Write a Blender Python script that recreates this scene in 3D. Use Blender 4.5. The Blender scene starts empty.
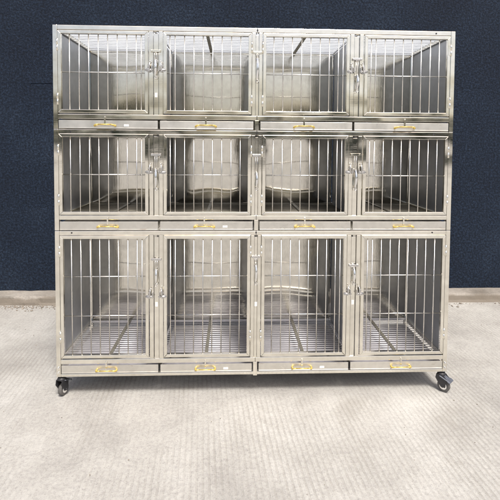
import bpy, bmesh, math, random
from mathutils import Matrix, Vector, noise
R = math.radians
random.seed(7)
sc = bpy.context.scene
C = sc.collection

# ------------------------------------------------------------------ materials
def nt(name):
    m = bpy.data.materials.new(name); m.use_nodes = True
    t = m.node_tree; b = t.nodes['Principled BSDF']
    return m, t, b
def N(t, typ, **kw):
    n = t.nodes.new(typ)
    for k, v in kw.items():
        if k in n.inputs: n.inputs[k].default_value = v
        else: setattr(n, k, v)
    return n
def L(t, a, ai, b, bi): t.links.new(a.outputs[ai], b.inputs[bi])
def ramp(t, src, so, stops):
    r = t.nodes.new('ShaderNodeValToRGB'); L(t, src, so, r, 'Fac')
    e = r.color_ramp.elements
    while len(e) < len(stops): e.new(0.5)
    for i, (p, c) in enumerate(stops):
        e[i].position = p; e[i].color = (c[0], c[1], c[2], 1)
    return r
def coords(t, scale=(1, 1, 1)):
    tc = t.nodes.new('ShaderNodeTexCoord'); mp = t.nodes.new('ShaderNodeMapping')
    mp.inputs['Scale'].default_value = scale
    g = t.nodes.new('ShaderNodeNewGeometry')
    L(t, g, 'Position', mp, 'Vector')
    return mp

def steel(name, col=(.74, .71, .65), rough=(.16, .38), wav=.35, wavescale=7, grain=(2, 2, 160), metal=1.0, gs=.10):
    m, t, b = nt(name)
    b.inputs['Metallic'].default_value = metal
    mp = coords(t); stain = name == 'tray_steel'
    n1 = N(t, 'ShaderNodeTexNoise', Scale=9.0, Detail=4.0); L(t, mp, 0, n1, 'Vector')
    mr = N(t, 'ShaderNodeMapRange'); mr.inputs['From Min'].default_value = .3; mr.inputs['From Max'].default_value = .7
    mr.inputs['To Min'].default_value = rough[0]; mr.inputs['To Max'].default_value = rough[1]
    L(t, n1, 'Fac', mr, 'Value'); L(t, mr, 0, b, 'Roughness')
    n2 = N(t, 'ShaderNodeTexNoise', Scale=26.0, Detail=5.0); L(t, mp, 0, n2, 'Vector')
    r = ramp(t, n2, 'Fac', [(.25, [c*.90 for c in col]), (.55, col), (.8, [min(1, c*1.06) for c in col])])
    if stain:
        ns = N(t, 'ShaderNodeTexNoise', Scale=22.0, Detail=6.0, Roughness=.75); L(t, coords(t, (.5, 1, 2)), 0, ns, 'Vector')
        fs = ramp(t, ns, 'Fac', [(.60, (0, 0, 0)), (.72, (.55, .55, .55))])
        ms = N(t, 'ShaderNodeMix', data_type='RGBA', blend_type='MIX'); L(t, fs, 'Color', ms, 'Factor'); L(t, r, 'Color', ms, 6); ms.inputs[7].default_value = (.36, .27, .18, 1)
        L(t, ms, 2, b, 'Base Color')
    else: L(t, r, 'Color', b, 'Base Color')
    nw = N(t, 'ShaderNodeTexNoise', Scale=wavescale, Detail=1.0); L(t, mp, 0, nw, 'Vector')
    b1 = N(t, 'ShaderNodeBump', Strength=wav, Distance=.012); L(t, nw, 'Fac', b1, 'Height')
    mg = coords(t, grain)
    ng = N(t, 'ShaderNodeTexNoise', Scale=3.0, Detail=3.0); L(t, mg, 0, ng, 'Vector')
    b2 = N(t, 'ShaderNodeBump', Strength=gs, Distance=.002); L(t, ng, 'Fac', b2, 'Height'); L(t, b1, 0, b2, 'Normal')
    L(t, b2, 0, b, 'Normal')
    return m
M = {}
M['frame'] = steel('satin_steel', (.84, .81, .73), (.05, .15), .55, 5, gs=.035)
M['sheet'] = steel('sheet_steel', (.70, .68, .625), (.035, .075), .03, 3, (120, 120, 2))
M['rod'] = steel('rod_steel', (.84, .82, .78), (.22, .36), .0, 5)
M['tray'] = steel('tray_steel', (.74, .72, .67), (.26, .42), .25, 5, (2, 2, 140))
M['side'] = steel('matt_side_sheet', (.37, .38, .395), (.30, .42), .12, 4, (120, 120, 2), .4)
M['dull_shade'] = steel('dull_bar_shaded_grate', (.30, .285, .24), (.4, .55), .0, 5, metal=.6)  # dull support bars; also the upper grates, darkened to paint in shade
M['roofrod'] = steel('white_zinc_rod', (.86, .86, .87), (.3, .45), .0, 5, metal=.25)
def cover():
    m, t, b = nt('milky_sheet'); t.nodes.remove(b)
    tr = t.nodes.new('ShaderNodeBsdfTranslucent'); df = t.nodes.new('ShaderNodeBsdfDiffuse'); mi = t.nodes.new('ShaderNodeMixShader')
    tr.inputs[0].default_value = df.inputs[0].default_value = (.84, .865, .89, 1); mi.inputs[0].default_value = .1
    L(t, tr, 0, mi, 1); L(t, df, 0, mi, 2); t.links.new(mi.outputs[0], t.nodes['Material Output'].inputs[0])
    return m
M['cover'] = cover()
M['chrome'] = steel('bright_steel', (.9, .9, .9), (.08, .16), .0, 5)
M['zinc'] = steel('zinc_fitting', (.62, .61, .6), (.22, .4), .0, 5)
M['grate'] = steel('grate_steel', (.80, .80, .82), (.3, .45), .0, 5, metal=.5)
M['shadepan'] = steel('shaded_tray_pan', (.20, .185, .165), (.25, .4), .0, 5, metal=.6)  # darker pan copy for the upper two tiers, interior shade painted into its colour
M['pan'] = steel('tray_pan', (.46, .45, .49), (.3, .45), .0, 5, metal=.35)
def plain(name, col, rough=.5, metal=0.0, var=.15, sc_=40):
    m, t, b = nt(name); mp = coords(t)
    n = N(t, 'ShaderNodeTexNoise', Scale=sc_, Detail=4.0); L(t, mp, 0, n, 'Vector')
    r = ramp(t, n, 'Fac', [(.3, [c*(1-var) for c in col]), (.7, [min(1, c*(1+var)) for c in col])])
    L(t, r, 'Color', b, 'Base Color'); b.inputs['Roughness'].default_value = rough; b.inputs['Metallic'].default_value = metal
    return m
M['brass'] = plain('yellow_brass', (.74, .55, .14), .34, .6, .25, 120)
M['black'] = plain('black_plastic', (.025, .025, .028), .4)
M['grey'] = plain('grey_steel_plate', (.20, .215, .25), .4, .6)
M['tyre'] = plain('grey_rubber', (.10, .095, .09), .6)
M['sticker'] = plain('white_sticker', (.85, .85, .85), .4, 0, .03)
M['stone'] = plain('stone', (.26, .225, .185), .9, 0, .35, 25)

# blue roughcast wall
m, t, b = nt('navy_roughcast'); mp = coords(t)
big = N(t, 'ShaderNodeTexNoise', Scale=.75, Detail=7.0, Roughness=.68); L(t, mp, 0, big, 'Vector')
base = ramp(t, big, 'Fac', [(.28, (.0075, .0145, .032)), (.5, (.0125, .0235, .047)), (.75, (.030, .048, .082))])
fine = N(t, 'ShaderNodeTexNoise', Scale=52.0, Detail=6.0, Roughness=.75); L(t, mp, 0, fine, 'Vector')
fr = ramp(t, fine, 'Fac', [(.38, (.38, .38, .40)), (.50, (.9, .9, .9)), (.64, (2.3, 2.25, 2.15))])
mx = N(t, 'ShaderNodeMix', data_type='RGBA', blend_type='MULTIPLY'); mx.inputs['Factor'].default_value = 1
L(t, base, 'Color', mx, 6); L(t, fr, 'Color', mx, 7)
vor = N(t, 'ShaderNodeTexVoronoi', Scale=95.0); L(t, mp, 0, vor, 'Vector')
gl = ramp(t, vor, 'Distance', [(.0, (1, 1, 1)), (.22, (.0, .0, .0)), (1, (0, 0, 0))])
sp = N(t, 'ShaderNodeTexNoise', Scale=40.0, Detail=2.0); L(t, mp, 0, sp, 'Vector')
spr = ramp(t, sp, 'Fac', [(.55, (0, 0, 0)), (.64, (1, 1, 1))])
mm = N(t, 'ShaderNodeMix', data_type='RGBA', blend_type='MULTIPLY'); mm.inputs['Factor'].default_value = 1
L(t, gl, 'Color', mm, 6); L(t, spr, 'Color', mm, 7)
mx2 = N(t, 'ShaderNodeMix', data_type='RGBA', blend_type='MIX'); L(t, mm, 2, mx2, 'Factor')
L(t, mx, 2, mx2, 6); mx2.inputs[7].default_value = (.16, .20, .27, 1)
L(t, mx2, 2, b, 'Base Color'); b.inputs['Roughness'].default_value = .62; b.inputs['Specular IOR Level'].default_value = .22
bm_ = N(t, 'ShaderNodeBump', Strength=1.0, Distance=.032); L(t, fine, 'Fac', bm_, 'Height')
bv = N(t, 'ShaderNodeBump', Strength=.5, Distance=.006); L(t, vor, 'Distance', bv, 'Height'); L(t, bm_, 0, bv, 'Normal'); L(t, bv, 0, b, 'Normal')
M['wall'] = m

# broomed concrete
def concrete(name, cols, grooves=True, rough=.85):
    m, t, b = nt(name); mp = coords(t)
    n1 = N(t, 'ShaderNodeTexNoise', Scale=1.6, Detail=8.0, Roughness=.65); L(t, mp, 0, n1, 'Vector')
    c1 = ramp(t, n1, 'Fac', [(.32, cols[0]), (.5, cols[1]), (.68, cols[2])])
    n2 = N(t, 'ShaderNodeTexNoise', Scale=55.0, Detail=6.0, Roughness=.7); L(t, mp, 0, n2, 'Vector')
    c2 = ramp(t, n2, 'Fac', [(.3, (.74, .74, .75)), (.55, (1, 1, 1)), (.75, (1.1, 1.1, 1.09))])
    mx = N(t, 'ShaderNodeMix', data_type='RGBA', blend_type='MULTIPLY'); mx.inputs['Factor'].default_value = .8
    L(t, c1, 'Color', mx, 6); L(t, c2, 'Color', mx, 7)
    n5 = N(t, 'ShaderNodeTexNoise', Scale=170.0, Detail=4.0, Roughness=.8); L(t, mp, 0, n5, 'Vector')
    c5 = ramp(t, n5, 'Fac', [(.34, (.55, .54, .53)), (.45, (1, 1, 1)), (.6, (1, 1, 1)), (.70, (1.16, 1.16, 1.16))])
    mx5 = N(t, 'ShaderNodeMix', data_type='RGBA', blend_type='MULTIPLY'); mx5.inputs['Factor'].default_value = .9
    L(t, mx, 2, mx5, 6); L(t, c5, 'Color', mx5, 7); mx = mx5
    bump = N(t, 'ShaderNodeBump', Strength=.5, Distance=.006); L(t, n2, 'Fac', bump, 'Height')
    out = (mx, 2)
    # brown dust stains
    n3 = N(t, 'ShaderNodeTexNoise', Scale=2.6, Detail=6.0, Roughness=.7); L(t, coords(t, (1, .8, 1)), 0, n3, 'Vector')
    f3 = ramp(t, n3, 'Fac', [(.56, (0, 0, 0)), (.66, (.34, .34, .34))])
    ms = N(t, 'ShaderNodeMix', data_type='RGBA', blend_type='MIX'); L(t, f3, 'Color', ms, 'Factor')
    L(t, mx, 2, ms, 6); ms.inputs[7].default_value = (cols[0][0]*.86, cols[0][1]*.84, cols[0][2]*.8, 1)
    out = (ms, 2)
    if grooves:
        mw = coords(t, (1, 1, 1)); mw.inputs['Rotation'].default_value = (0, 0, R(-4))
        w = N(t, 'ShaderNodeTexWave', Scale=10.8, Distortion=1.1, Detail=3.0); w.inputs['Detail Scale'].default_value = 1.4
        L(t, mw, 0, w, 'Vector')
        nm = N(t, 'ShaderNodeTexNoise', Scale=1.3, Detail=5.0, Roughness=.7); L(t, coords(t, (1, .7, 1)), 0, nm, 'Vector')
        mk = ramp(t, nm, 'Fac', [(.42, (.08, .08, .08)), (.60, (1, 1, 1))])
        sh = ramp(t, w, 'Fac', [(.10, (0, 0, 0)), (.38, (1, 1, 1))])
        mul = N(t, 'ShaderNodeMath', operation='MULTIPLY'); L(t, sh, 'Color', mul, 0); L(t, mk, 'Color', mul, 1)
        b2 = N(t, 'ShaderNodeBump', Strength=.4, Distance=.006); L(t, mul, 0, b2, 'Height'); L(t, bump, 0, b2, 'Normal'); bump = b2
        inv = N(t, 'ShaderNodeMath', operation='SUBTRACT'); L(t, mk, 'Color', inv, 0); L(t, mul, 0, inv, 1)
        g = N(t, 'ShaderNodeMath', operation='MULTIPLY'); L(t, inv, 0, g, 0); g.inputs[1].default_value = .24
        mg = N(t, 'ShaderNodeMix', data_type='RGBA', blend_type='MIX'); L(t, g, 0, mg, 'Factor')
        L(t, ms, 2, mg, 6); mg.inputs[7].default_value = (cols[0][0]*.62, cols[0][1]*.58, cols[0][2]*.52, 1)
        out = (mg, 2)
    L(t, out[0], out[1], b, 'Base Color'); L(t, bump, 0, b, 'Normal'); b.inputs['Roughness'].default_value = rough
    return m
M['ground'] = concrete('broomed_concrete', [(.31, .30, .28), (.40, .39, .364), (.49, .482, .455)])
M['plinth'] = pm = concrete('plinth_concrete', [(.17, .152, .128), (.30, .275, .24), (.42, .395, .355)], False)

# soil caked on the low face of the plinth
t = pm.node_tree; b = t.nodes['Principled BSDF']; src = b.inputs['Base Color'].links[0].from_socket
gp = N(t, 'ShaderNodeNewGeometry'); sx_ = N(t, 'ShaderNodeSeparateXYZ'); L(t, gp, 'Position', sx_, 0)
dn = N(t, 'ShaderNodeTexNoise', Scale=5.0, Detail=7.0, Roughness=.75); L(t, coords(t), 0, dn, 'Vector')
ad = N(t, 'ShaderNodeMath', operation='MULTIPLY_ADD'); L(t, dn, 'Fac', ad, 0); ad.inputs[1].default_value = -.11; L(t, sx_, 'Z', ad, 2)
dr_ = ramp(t, ad, 0, [(.0, (.8, .8, .8)), (.022, (0, 0, 0)), (1, (0, 0, 0))])
mxd = N(t, 'ShaderNodeMix', data_type='RGBA', blend_type='MIX'); L(t, dr_, 'Color', mxd, 'Factor'); t.links.new(src, mxd.inputs[6]); mxd.inputs[7].default_value = (.165, .14, .11, 1)
L(t, mxd, 2, b, 'Base Color')
# ------------------------------------------------------------------ mesh helpers
def obj(name, bm, mat, parent=None, smooth=False, bevel=0):
    me = bpy.data.meshes.new(name)
    bmesh.ops.recalc_face_normals(bm, faces=bm.faces)
    bm.to_mesh(me); bm.free()
    me.materials.append(M[mat] if isinstance(mat, str) else mat)
    if smooth:
        for p in me.polygons: p.use_smooth = True
    o = bpy.data.objects.new(name, me); C.objects.link(o)
    if parent: o.parent = parent
    if bevel:
        md = o.modifiers.new('bevel', 'BEVEL'); md.width = bevel; md.segments = 2; md.limit_method = 'ANGLE'; md.angle_limit = R(40)
    return o
def hexa(bm, pts):
    v = [bm.verts.new(p) for p in pts]
    for f in ((0, 1, 2, 3), (4, 7, 6, 5), (0, 4, 5, 1), (1, 5, 6, 2), (2, 6, 7, 3), (3, 7, 4, 0)):
        bm.faces.new([v[i] for i in f])
def box(bm, x0, x1, y0, y1, z0, z1):
    hexa(bm, [(x0, y0, z0), (x1, y0, z0), (x1, y1, z0), (x0, y1, z0), (x0, y0, z1), (x1, y0, z1), (x1, y1, z1), (x0, y1, z1)])
def rod(bm, p, q, r, n=8, r2=None):
    p = Vector(p); q = Vector(q); d = (q-p).normalized()
    a = d.orthogonal().normalized(); c = d.cross(a)
    r2 = r if r2 is None else r2
    A = []; B = []
    for i in range(n):
        th = 2*math.pi*i/n; u = a*math.cos(th)+c*math.sin(th)
        A.append(bm.verts.new(p+u*r)); B.append(bm.verts.new(q+u*r2))
    for i in range(n):
        j = (i+1) % n
        bm.faces.new((A[i], A[j], B[j], B[i])).smooth = True
    bm.faces.new(A[::-1]); bm.faces.new(B)
def tube(bm, pts, rs, n=10):
    """bent tapered bar through pts"""
    P = [Vector(p) for p in pts]; rings = []
    if not isinstance(rs, (list, tuple)): rs = [rs]*len(P)
    ref = None
    for i, p in enumerate(P):
        d = (P[min(i+1, len(P)-1)]-P[max(i-1, 0)]).normalized()
        if ref is None: ref = d.orthogonal().normalized()
        a = (ref-d*ref.dot(d)).normalized(); ref = a; c = d.cross(a)
        rings.append([bm.verts.new(p+(a*math.cos(2*math.pi*k/n)+c*math.sin(2*math.pi*k/n))*rs[i]) for k in range(n)])
    for A, B in zip(rings, rings[1:]):
        for i in range(n):
            j = (i+1) % n; bm.faces.new((A[i], A[j], B[j], B[i])).smooth = True
    bm.faces.new(rings[0][::-1]); bm.faces.new(rings[-1])
def NB(): return bmesh.new()
def sbox(name, mat, parent, *a, bevel=.0018):
    bm = NB(); box(bm, *a); return obj(name, bm, mat, parent, bevel=bevel)

# ------------------------------------------------------------------ the cage
cage = bpy.data.objects.new('pet_cage', None); C.objects.link(cage)
cage['label'] = 'three tier stainless steel pet cage on casters with twelve barred doors and yellow tray handles'
cage['category'] = 'pet cage'
D = .64           # depth
XO = 1.2
PW = .027
# top, door top, door bottom, rail top, rail bottom, drawer top, drawer bottom, foot, cross bars
T = [dict(zt=2.231, dt=2.200, db=1.7195, rt=1.7115, rb=1.6845, wt=1.6765, wb=1.6275, z0=1.6245, cb=[1.959], hz=[2.115, 1.800]),
     dict(zt=1.6225, dt=1.5965, db=1.1150, rt=1.1110, rb=1.0845, wt=1.0745, wb=1.0225, z0=1.0205, cb=[1.3545], hz=[1.50, 1.205]),
     dict(zt=1.0185, dt=.9905, db=.2460, rt=.2360, rb=.2085, wt=.1995, wb=.1510, z0=.1290, cb=[.740, .500], hz=[.895, .375])]
DO = [(-1.1685, -.645, 'L'), (-.5555, -.034, 'R'), (.034, .5555, 'L'), (.645, 1.1685, 'R')]    # hinge side
WI = [(-1.1685, -.5895), (-.5765, -.021), (.021, .5765), (.5895, 1.1685)]
CE = [(-1.187, -.603), (-.597, -.008), (.008, .597), (.603, 1.187)]
FL = [1.7000, 1.0990, .2290]

def door_rim(parent, x0, x1, z0, z1):
    bm = NB(); w = .0195
    # four mitred bars, outer flat + raised inner lip
    for (wa, wb, ya, yb) in ((0, w, -.0075, .012),):
        o = [(x0, z0), (x1, z0), (x1, z1), (x0, z1)]
        i = [(x0+wb, z0+wb), (x1-wb, z0+wb), (x1-wb, z1-wb), (x0+wb, z1-wb)]
        e = .0002
        for k in range(4):
            l = (k+1) % 4
            q = [o[k], o[l], i[l], i[k]]
            cx = sum(p[0] for p in q)/4; cz = sum(p[1] for p in q)/4
            # tiny mitre gap
            if k % 2 == 0: q = [(q[0][0]+e, q[0][1]), (q[1][0]-e, q[1][1]), (q[2][0]-e, q[2][1]), (q[3][0]+e, q[3][1])]
            hexa(bm, [(p[0], ya, p[1]) for p in q]+[(p[0], yb, p[1]) for p in q])
    d = obj('door', bm, 'frame', parent, bevel=.0022)
    return d, w

def bolt(parent, xa, xb, z, long=False):
    """slide bolt: plate on the door stile, rod into the cover strip. xa door side, xb strip side"""
    s = 1 if xb > xa else -1
    bm = NB()
    box(bm, min(xa-s*.008, xa+s*.022), max(xa-s*.008, xa+s*.022), -.0105, -.0077, z-.010, z+.010)
    rod(bm, (xa-s*.012, -.0145, z), (xb, -.0145, z), .0036)
    box(bm, xa+s*.012-.0022, xa+s*.012+.0022, -.0195, -.008, z-.011, z+.034)
    box(bm, xb-s*.007-.0022, xb-s*.007+.0022, -.0195, .0035, z-.010, z+.024)
    rod(bm, (xa+s*.016, -.018, z+.002), (xa+s*.016, -.018, z+.045), .0028)
    rod(bm, (xa+s*.016, -.018, z+.045), (xa+s*.022, -.018, z+.052), .0028)
    for q in (-.006, .022):
        rod(bm, (xa+s*.005, -.0125, z+q), (xa+s*.005, -.0075, z+q), .0035)
    obj('bolt_latch', bm, 'zinc', parent)

def door(ti, di):
    t = T[ti]; x0, x1, h = DO[di]; z0, z1 = t['db'], t['dt']
    d, w = door_rim(cage, x0, x1, z0, z1)
    bm = NB(); xi0, xi1 = x0+w-.004, x1-w+.004
    n = 8; step = .0555
    for k in range(n+1):
        off = .0455+step*k if k < n else .0455+step*(n-1)+.029
        x = (x0+w+off) if h == 'L' else (x1-w-off)
        j = random.uniform(-.0008, .0008)
        rod(bm, (x+j, .003, z0+w-.003), (x-j, .003, z1-w+.003), .0033)
    for z in t['cb']:
        rod(bm, (xi0, .0085, z), (xi1, .0085, z), .0034)
    obj('bar_grid', bm, 'rod', d)
    xh = x0-.0015 if h == 'L' else x1+.0015
    for z in t['hz']:
        bm = NB()
        rod(bm, (xh, -.0095, z-.034), (xh, -.0095, z-.0006), .0052, 10); rod(bm, (xh, -.0095, z+.0006), (xh, -.0095, z+.034), .0052, 10)
        s = 1 if h == 'L' else -1
        box(bm, min(xh, xh+s*.013), max(xh, xh+s*.013), -.0100, -.0078, z-.030, z+.030)
        obj('hinge', bm, 'frame', d)
    return d

ZB = [(1.975, 1.980), (1.372, 1.377), (.622, .632)]
for ti in range(3):
    for di in range(4):
        d = door(ti, di)
        x0, x1, h = DO[di]
        z = ZB[ti][0 if di < 2 else 1]
        if h == 'L': bolt(d, x1-.005, x1+.031, z)
        else: bolt(d, x0+.005, x0-.031, z)

def bulged(name, x0, x1, z0, z1, y, amp, seed, parent=cage, axis='y', th=.0012, mat='sheet', tilt=0, edge=.005):
    bm = NB(); nx, nz = 36, 36; g = []
    r = random.Random(seed)
    ti_amp = axis == 'y'
    sx, sz = r.uniform(0, 50), r.uniform(0, 50)
    cx = r.uniform(-.12, .12)
    for j in range(nz+1):
        row = []
        for i in range(nx+1):
            u, v = i/nx, j/nz
            bul = (math.sin(math.pi*u)**1.3)*(math.sin(math.pi*(.25+.5*v))**2)*(1+.4*cx*math.sin(2*math.pi*u))
            e = min(1, 6*min(u, 1-u))*min(1, 6*min(v, 1-v))
            ew = .17+(.16*(2*v-1)**2+.03 if edge > .006 else 0); e2 = max(0, 1-min(u, 1-u)/ew); bul2 = -edge*e2*e2 if ti_amp else 0
            h = bul2 + tilt*v*v + amp*bul + .0030*e*noise.noise(Vector((u*2.2+sx, v*1.6+sz, 0)))
            X = x0+(x1-x0)*u; Z = z0+(z1-z0)*v
            row.append(bm.verts.new((X, y-h, Z) if axis == 'y' else (y-h, X, Z)))
        g.append(row)
    for j in range(nz):
        for i in range(nx):
            bm.faces.new((g[j][i], g[j][i+1], g[j+1][i+1], g[j+1][i]))
    o = obj(name, bm, mat, parent, smooth=True)
    s = o.modifiers.new('solid', 'SOLIDIFY'); s.thickness = th; s.offset = 0
    return o

def grate(name, x0, x1, y0, y1, z, spacing=.031, center=True, below=False, r=.0027):
    bm = NB(); y = y0+.012
    while y < y1-.006:
        rod(bm, (x0, y+random.uniform(-.0012, .0012), z), (x1, y+random.uniform(-.0012, .0012), z), r, 6)
        y += spacing
    zz = z-r-.0035 if below else z+r+.0035
    for x in ([x0+.006, x1-.006]): box(bm, x-.004, x+.004, y0, y1, z-.012, z-.0027)
    box(bm, x0, x1, y1-.012, y1-.004, z-.010, z+.006)
    g = obj(name, bm, 'roofrod' if below else ('grate' if z < .5 else 'dull_shade'), cage)  # upper two floors get dark steel, the tier shade painted into the colour
    if center:
        xc = (x0+x1)/2; bm = NB()
        box(bm, xc-.010, xc+.010, y0, y1-.013, zz-.003, zz+.003)
        obj('support_bar', bm, 'dull_shade', g)
    return g

for ti, t in enumerate(T):
    zt, z0 = t['zt'], t['z0']
    lowz = z0 if ti < 2 else .129
    # outer posts front/back
    for s in (-1, 1):
        a, b_ = sorted((s*XO, s*(XO-PW)))
        sbox('corner_post', 'frame', cage, a, b_, 0, .027, lowz, zt, bevel=.0025)
        sbox('corner_post', 'frame', cage, a, b_, D-.025, D, lowz, zt, bevel=.0025)
        a2, b2 = sorted((s*.010, s*.031))
        sbox('centre_post', 'frame', cage, a2, b2, .0005, .024, t['rt']+.0003, zt-.0275)
        sbox('centre_post', 'frame', cage, min(s*.002, s*.026), max(s*.002, s*.026), D-.025, D, lowz, zt)
        # door mullion bars either side of cover strip
        for q in (-1, 1):
            a3, b3 = sorted((s*.6+q*.0165, s*.6+q*.0405))
            sbox('mullion', 'frame', cage, a3, b3, .0005, .024, t['rt']+.0003, zt-.0275)
        sbox('cover_strip', 'frame', cage, s*.6-.0135, s*.6+.0135, .009, .012, t['rt']+.0003, zt-.040, bevel=.001)
        # module rails
        m0, m1 = (-XO+PW+.0002, -.0006) if s < 0 else (.0006, XO-PW-.0002)
        sbox('rail', 'frame', cage, m0, m1, -.0004, .026, zt-.027, zt-.0003, bevel=.0025)
        sbox('rail', 'frame', cage, m0, m1, -.0004, .026, t['rb'], t['rt'], bevel=.0025)
        sbox('rail', 'frame', cage, m0, m1, D-.0246, D-.0004, zt-.025, zt-.0003)
        sbox('rail', 'frame', cage, m0, m1, D-.0246, D-.0004, t['rb'], t['rt'])
        if ti == 2: sbox('rail', 'frame', cage, m0, m1, .0003, .026, .1292, .1475, bevel=.0025)
        a, b_ = sorted((s*(XO-.0015), s*(XO-PW+.0015)))
        sbox('side_rail', 'frame', cage, a, b_, .0272, D-.0252, zt-.025, zt-.0005)
        sbox('side_rail', 'frame', cage, a, b_, .0272, D-.0252, t['rb'], t['rt'])
        sbox('side_rail', 'frame', cage, a, b_, .0272, D-.0252, lowz+.0005, lowz+.018)
    sbox('cover_strip', 'frame', cage, -.0085, .0085, .008, .011, t['rt']+.0003, zt-.040, bevel=.001)
    sbox('centre_post', 'frame', cage, -.0125, .0125, -.0012, .022, lowz-(.006 if ti == 2 else 0), t['rb']-.0003)
    # panels
    fz = FL[ti]; ct = zt-.026
    for ci, (x0, x1) in enumerate(CE):
        amp = [.0015, .0028, .0045][ti]*random.uniform(.85, 1.2)
        bulged('back_panel', x0, x1, fz-.015, ct, D-.03, amp, ti*10+ci, tilt=(.0, .011, .003)[ti], edge=(.005, .013, .006)[ti])
        grate('floor_grate', x0+.002, x1-.002, .028, D-.036, fz, center=True)
        if ti == 0: grate('roof_grate', x0+.002, x1-.002, .028, D-.030, zt-.014, spacing=.044, center=ci in (1, 2), below=True, r=.0028)
    if ti == 0:
        for s in (-1, 1):
            m0, m1 = (-XO+PW+.001, -.002) if s < 0 else (.002, XO-PW-.001)
            sbox('roof_cover', 'cover', cage, m0, m1, .0275, D-.0265, zt-.0075, zt-.006, bevel=0)
    for x in (-1.186, 1.186):
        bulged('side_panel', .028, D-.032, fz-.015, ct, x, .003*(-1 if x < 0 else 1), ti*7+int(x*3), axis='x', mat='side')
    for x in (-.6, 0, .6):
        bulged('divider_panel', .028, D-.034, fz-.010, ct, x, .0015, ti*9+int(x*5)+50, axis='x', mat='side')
    # drawers
    for wi, (x0, x1) in enumerate(WI):
        bm = NB(); za, zb = t['wb'], t['wt']
        box(bm, x0, x1, -.002, .0, za, zb)
        bm2 = bm
        box(bm2, x0+.004, x0+.0055, .0002, .580, za+.0057, zb-.006)
        box(bm2, x1-.0055, x1-.004, .0002, .580, za+.0057, zb-.006)
        box(bm2, x0+.0057, x1-.0057, .5785, .580, za+.0057, zb-.006)
        # folded lip
        box(bm2, x0+.001, x1-.001, -.0045, -.0022, za+.0005, za+.006)
        dr = obj('drawer', bm2, 'tray', cage, bevel=.0008)
        sbox('tray_pan', 'pan' if ti == 2 else 'shadepan', dr, x0+.004, x1-.004, .0002, .580, za+.004, za+.0055, bevel=0)
        xc = [-.895, -.305, .290, .905][wi] + random.uniform(-.008, .008); zc = (za+zb)/2-.004
        hd = NB(); hw = .060
        tube(hd, [(xc-hw*.62, -.0245, zc+.004), (xc, -.0265, zc+.004), (xc+hw*.62, -.0245, zc+.004)], .0032, 8)
        tl_ = random.uniform(-.0022, .0022)
        hn = obj('handle', hd, 'brass', dr)
        for s in (-1, 1):
            e = NB()
            tube(e, [(xc+s*hw*.58, -.0245, zc+.004), (xc+s*hw*.80, -.024, zc+.0025), (xc+s*hw*.95, -.018, zc-.001), (xc+s*hw, -.008, zc-.003), (xc+s*hw, -.0021, zc-.003)], [.0032, .0042, .0050, .0056, .0068], 10)
            obj('handle_end', e, 'brass', hn)
        # hanging drawer catch
        cb = NB(); zz = t['rb']+.010
        box(cb, xc-.0045, xc+.0045, -.0062, -.0008, zb-.024, zz+.006); rod(cb, (xc, -.011, zz), (xc, -.0005, zz), .0045, 10)
        obj('drawer_catch', cb, 'frame', cage, bevel=.001)
        if (ti, wi) in ((0, 0), (1, 1), (2, 1), (2, 2)):
            xs = xc+(.125 if (ti, wi) != (2, 2) else .125)
            sbox('sticker', 'sticker', dr, xs-.014, xs+.014, -.0028, -.0021, zc-.006, zc+.006, bevel=0)

# screw holes in the rails
for x, z in ((-1.10, 1.6085), (-1.10, 1.0065), (0.0, 2.216), (0.0, 1.6095), (0.0, 1.0065), (1.08, 2.216), (1.08, 1.6085), (1.085, 1.0065)):
    bm = NB(); rod(bm, (x, -.0022, z), (x, .001, z), .0048, 10); obj('screw', bm, 'black', cage)

# toggle levers, clips on dividers and centre
LV = [ # x, clip z, lever top, lever bottom
 (-.6, 2.087, 2.040, 1.940), (0, 2.086, 2.060, 1.925), (.6, 2.055, 1.965, 1.872),
 (-.6, 1.475, 1.395, 1.278), (0, 1.475, 1.375, 1.280), (.6, 1.483, 1.395, 1.280),
 (-.6, .847, .790, .700), (0, .860, .815, .705), (.6, .805, .790, .700)]
for k, (x, zc, za, zb) in enumerate(LV):
    bm = NB()
    w = .030 if k % 3 != 1 else .026
    box(bm, x-w, x+w, -.0085, -.0045, zc-.007, zc+.007)
    box(bm, x-.008, x+.008, -.0042, .0085, zc-.011, zc+.004)
    for s in (-1, 1): rod(bm, (x+s*w*.8, -.0125, zc), (x+s*w*.8, .0, zc), .0045, 10)
    c = obj('toggle_clamp', bm, 'frame' if k in (0, 1, 5) else 'zinc', cage, bevel=.0008)
    bm = NB()
    for s in (-1, 1): rod(bm, (x+s*.006, -.006, zc-.008), (x+s*.005, -.007, za), .0018, 6)
    box(bm, x-.008, x+.008, -.004, .0085, za-.02, za-.008)
    obj('link', bm, 'zinc', c)
    bm = NB(); n = 9; P = []; RR = []
    for i in range(n+1):
        u = i/n
        P.append((x+.002*math.sin(math.pi*u*1.2), -.010-.012*math.sin(math.pi*min(1, u*1.05)), za-(za-zb)*u)); RR.append(.0035+.0045*math.sin(math.pi*(.15+.7*(1-u)))**2)
    tube(bm, P, RR, 12)
    rr = NB(); obj('lever', bm, 'chrome', c)
    pts = [(x+.0075*math.cos(a), -.012, zb-.008+.0075*math.sin(a)) for a in [2*math.pi*i/14 for i in range(15)]]
    bm = NB(); rr.free(); tube(bm, pts, .0019, 6); obj('ring', bm, 'zinc', c)
for x, z in ((-.6, .568), (0.002, .565), (.6, .572), (-.6, 1.83)):
    sbox('sticker', 'sticker', cage, x-.007, x+.007, .0066, .0079, z-.013, z+.013, bevel=0)
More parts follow.
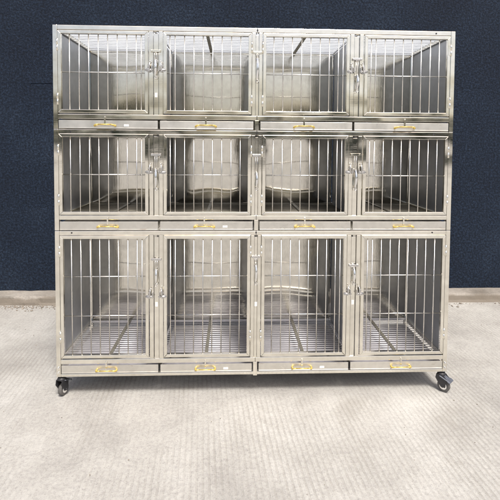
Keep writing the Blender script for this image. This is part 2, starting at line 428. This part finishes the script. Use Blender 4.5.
# side fastening nuts near foot of the right post
for z in (.188, .158):
    bm = NB(); rod(bm, (1.1865, -.006, z), (1.1865, .0, z), .007, 6); rod(bm, (1.1865, -.009, z), (1.1865, -.006, z), .0045, 8); obj('nut', bm, 'chrome', cage)
    bm = NB(); rod(bm, (-1.1865, -.006, z), (-1.1865, .0, z), .007, 6); obj('nut', bm, 'chrome', cage)

# ------------------------------------------------------------------ casters
def caster(x, y, rz):
    e = bpy.data.objects.new('caster', None); C.objects.link(e); e.parent = cage; e.location = (x, y, 0); e.rotation_euler = (0, 0, rz)
    # local: trail towards +x ; wheel axis along local y
    r = .038; ox = .016
    bm = NB(); rod(bm, (0, 0, .1185), (0, 0, .1285), .013, 12); rod(bm, (0, 0, .108), (0, 0, .1183), .026, 20, .020)
    obj('swivel', bm, 'black', e, bevel=.001)
    bm = NB()
    for s in (-1, 1):
        pr = [(-.024, .108), (.020, .108), (.040, .088), (ox+.014, r-.006), (ox-.012, r-.006), (-.030, .080)]
        A = [bm.verts.new((px, s*.0185, pz)) for px, pz in pr]; B = [bm.verts.new((px, s*.0215, pz)) for px, pz in pr]
        bm.faces.new(A); bm.faces.new(B[::-1])
        for i in range(len(pr)):
            j = (i+1) % len(pr); bm.faces.new((A[i], A[j], B[j], B[i]))
    box(bm, -.024, .020, -.0183, .0183, .1045, .1079)
    rod(bm, (ox, -.026, r), (ox, .026, r), .007, 8)
    obj('fork', bm, 'black', e, bevel=.0008)
    bm = NB()
    rod(bm, (ox, -.0125, r), (ox, .0125, r), r, 36)
    obj('tyre', bm, 'tyre', e, bevel=.005)
    bm = NB(); rod(bm, (ox, -.0168, r), (ox, .0168, r), .023, 24); obj('hub', bm, 'chrome', e, bevel=.003)
    bm = NB()
    hexa(bm, [(-.004, -.030, .100), (.048, -.026, .079), (.048, .026, .079), (-.004, .030, .100), (-.002, -.030, .105), (.050, -.026, .084), (.050, .026, .084), (-.002, .030, .105)])
    hexa(bm, [(.044, -.028, .079), (.062, -.028, .070), (.062, .028, .070), (.044, .028, .079), (.045, -.028, .089), (.064, -.028, .079), (.064, .028, .079), (.045, .028, .089)])
    obj('brake_pedal', bm, 'grey', e, bevel=.002)
caster(1.178, .022, R(-48))
caster(-1.178, .022, R(75))
caster(1.178, D-.03, R(20)); caster(-1.178, D-.03, R(130))

# ------------------------------------------------------------------ wall and ground
WY = 1.73
def tagw(o, label, cat, group=None):
    o['label'] = label; o['category'] = cat
    if group: o['group'] = group
bm = NB()
box(bm, -14, 14, WY, WY+.3, .02, 2.116); box(bm, -14, 14, WY, WY+.3, 2.122, 4.2)
box(bm, -1.05, 14, WY+.0008, WY+.29, 2.1155, 2.1225)
box(bm, -14, -2.1, WY+.0008, WY+.29, 2.1155, 2.1225); box(bm, -2.1, -1.0501, WY+.006, WY+.29, 2.1155, 2.1225)
wall = obj('wall', bm, 'wall')
tagw(wall, 'navy blue roughcast wall rising behind the steel cage', 'wall')
# plinth: uneven concrete kerb at the foot of the wall
bm = NB(); nx = 900; prof = [(1.735, .085), (1.64, .083), (1.592, .078), (1.578, .060), (1.572, .020), (1.560, -.01)]
rows = []
for i in range(nx+1):
    x = -14+28*i/nx; rowv = []
    for k, (y, z) in enumerate(prof):
        n = noise.noise(Vector((x*2.3, k*.7, 3)))*.010+noise.noise(Vector((x*11, k*1.3, 9)))*.006
        lf = 1.6 if x < -1 else .6
        rowv.append(bm.verts.new((x, y-(abs(n)+n)*.8*lf if k else y, z+n*.6*lf)))
    rows.append(rowv)
for a, b_ in zip(rows, rows[1:]):
    for k in range(len(prof)-1): bm.faces.new((a[k], b_[k], b_[k+1], a[k+1]))
pl = obj('plinth', bm, 'plinth', wall)

bm = NB()
xs = [-400, -60, -20] + [-6+.1*i for i in range(121)] + [20, 60, 400]
ys = [-400, -60, -20] + [-4+.1*i for i in range(61)] + [20, 60, 400]
g = [[bm.verts.new((x, y, .004*noise.noise(Vector((x*.8, y*.8, 0))) - (.002 if abs(x) < 7 else .002))) for x in xs] for y in ys]
for j in range(len(ys)-1):
    for i in range(len(xs)-1): bm.faces.new((g[j][i], g[j][i+1], g[j+1][i+1], g[j+1][i]))
gr = obj('ground', bm, 'ground', smooth=True); gr['kind'] = 'structure'

# grit and crumbs at the foot of the plinth
bm = NB()
def pebble(x, y, s):
    v = []
    r = bmesh.ops.create_icosphere(bm, subdivisions=1, radius=1)
    sx, sy, sz = s*random.uniform(.7, 1.3), s*random.uniform(.7, 1.2), s*random.uniform(.4, .7)
    a = random.uniform(0, 6.3)
    for q in r['verts']:
        p = q.co*random.uniform(.75, 1.15); X, Y, Z = p.x*sx, p.y*sy, p.z*sz
        q.co = (x+X*math.cos(a)-Y*math.sin(a), y+X*math.sin(a)+Y*math.cos(a), sz*.4+Z)
for k in range(900):
    x = random.choice([random.uniform(-3.2, -1.2), random.uniform(-3.2, -1.0), random.uniform(-1, 3)])
    d_ = abs(random.gauss(0, .05)); pebble(x, 1.55-d_, random.choice([.0025, .003, .0035, .004, .005, .006, .008, .011]))
for k in range(140):
    pebble(random.uniform(-2.4, 2.6), random.uniform(-1.2, 1.4), random.choice([.0018, .0025, .003, .004]))
st = obj('grit', bm, 'stone'); st['kind'] = 'stuff'; tagw(st, 'loose grit and concrete crumbs along the foot of the wall', 'grit')

# unseen tree line added behind the camera to put dark reflections in the steel
M['leaf'] = plain('added_foliage', (.035, .05, .028), .8, 0, .5, .8)
bm = NB(); G = []
for j in range(9):
    row = []
    for i in range(241):
        a = R(95)*(i/240-.5)*1.9; rr = 80+5*noise.noise(Vector((i*.11, j*.5, 0)))-j*.3
        hh = 5.4+2.0*noise.noise(Vector((i*.07, 0, 4)))+1.2*noise.noise(Vector((i*.31, 0, 8)))
        row.append(bm.verts.new((math.sin(a)*rr, -math.cos(a)*rr, hh*j/8)))
    G.append(row)
for a, b_ in zip(G, G[1:]):
    for i in range(240): bm.faces.new((a[i], a[i+1], b_[i+1], b_[i]))
tl = obj('added_tree_line', bm, 'leaf'); tl['kind'] = 'stuff'; tagw(tl, 'unseen tree line added behind the camera for dark reflections in the steel', 'tree line')
sd = tl.modifiers.new('solid', 'SOLIDIFY'); sd.thickness = 3

# ------------------------------------------------------------------ light
w = bpy.data.worlds.new('World'); sc.world = w; w.use_nodes = True
t = w.node_tree; bg = t.nodes['Background']
SE, SA = 58, 196       # elevation, azimuth the light comes FROM (deg, clockwise from +Y)
sky = t.nodes.new('ShaderNodeTexSky'); sky.sky_type = 'NISHITA'; sky.sun_disc = False
sky.sun_elevation = R(SE); sky.sun_rotation = R(SA); sky.dust_density = 6; sky.air_density = 1.0; sky.ozone_density = .6
t.links.new(sky.outputs[0], bg.inputs[0]); bg.inputs[1].default_value = .118
sun = bpy.data.lights.new('sun', 'SUN'); sun.energy = 2.7; sun.angle = R(12); sun.color = (1, .965, .92)
so = bpy.data.objects.new('sun', sun); C.objects.link(so)
# direction from which light arrives: the camera side, a little to the right
az = R(180-16)
src = Vector((math.sin(az)*math.cos(R(SE)), math.cos(az)*math.cos(R(SE)), math.sin(R(SE))))
so.rotation_euler = src.to_track_quat('Z', 'Y').to_euler()
sky.sun_rotation = az

# ------------------------------------------------------------------ camera
cam = bpy.data.cameras.new('camera'); co = bpy.data.objects.new('camera', cam); C.objects.link(co); sc.camera = co
f = 440; pp = 163.99
cam.sensor_width = 36; cam.lens = 36*f/500; cam.shift_y = -(250-pp)/500; cam.clip_end = 2000; cam.clip_start = .05
p, yw, rl = R(2.4488), R(2.2783), R(.3919)
fw = Vector((math.sin(yw)*math.cos(p), math.cos(yw)*math.cos(p), -math.sin(p)))
rt = Vector((math.cos(yw), -math.sin(yw), 0)); up = rt.cross(fw)
r2 = rt*math.cos(rl)+up*math.sin(rl); u2 = up*math.cos(rl)-rt*math.sin(rl)
mt = Matrix((r2, u2, -fw)).transposed().to_4x4(); mt.translation = (-.14479, -2.64152, 1.53578)
co.matrix_world = mt
sc.view_settings.view_transform = 'Standard'; sc.view_settings.look = 'None'; sc.view_settings.gamma = 1
sc.view_settings.exposure = .5
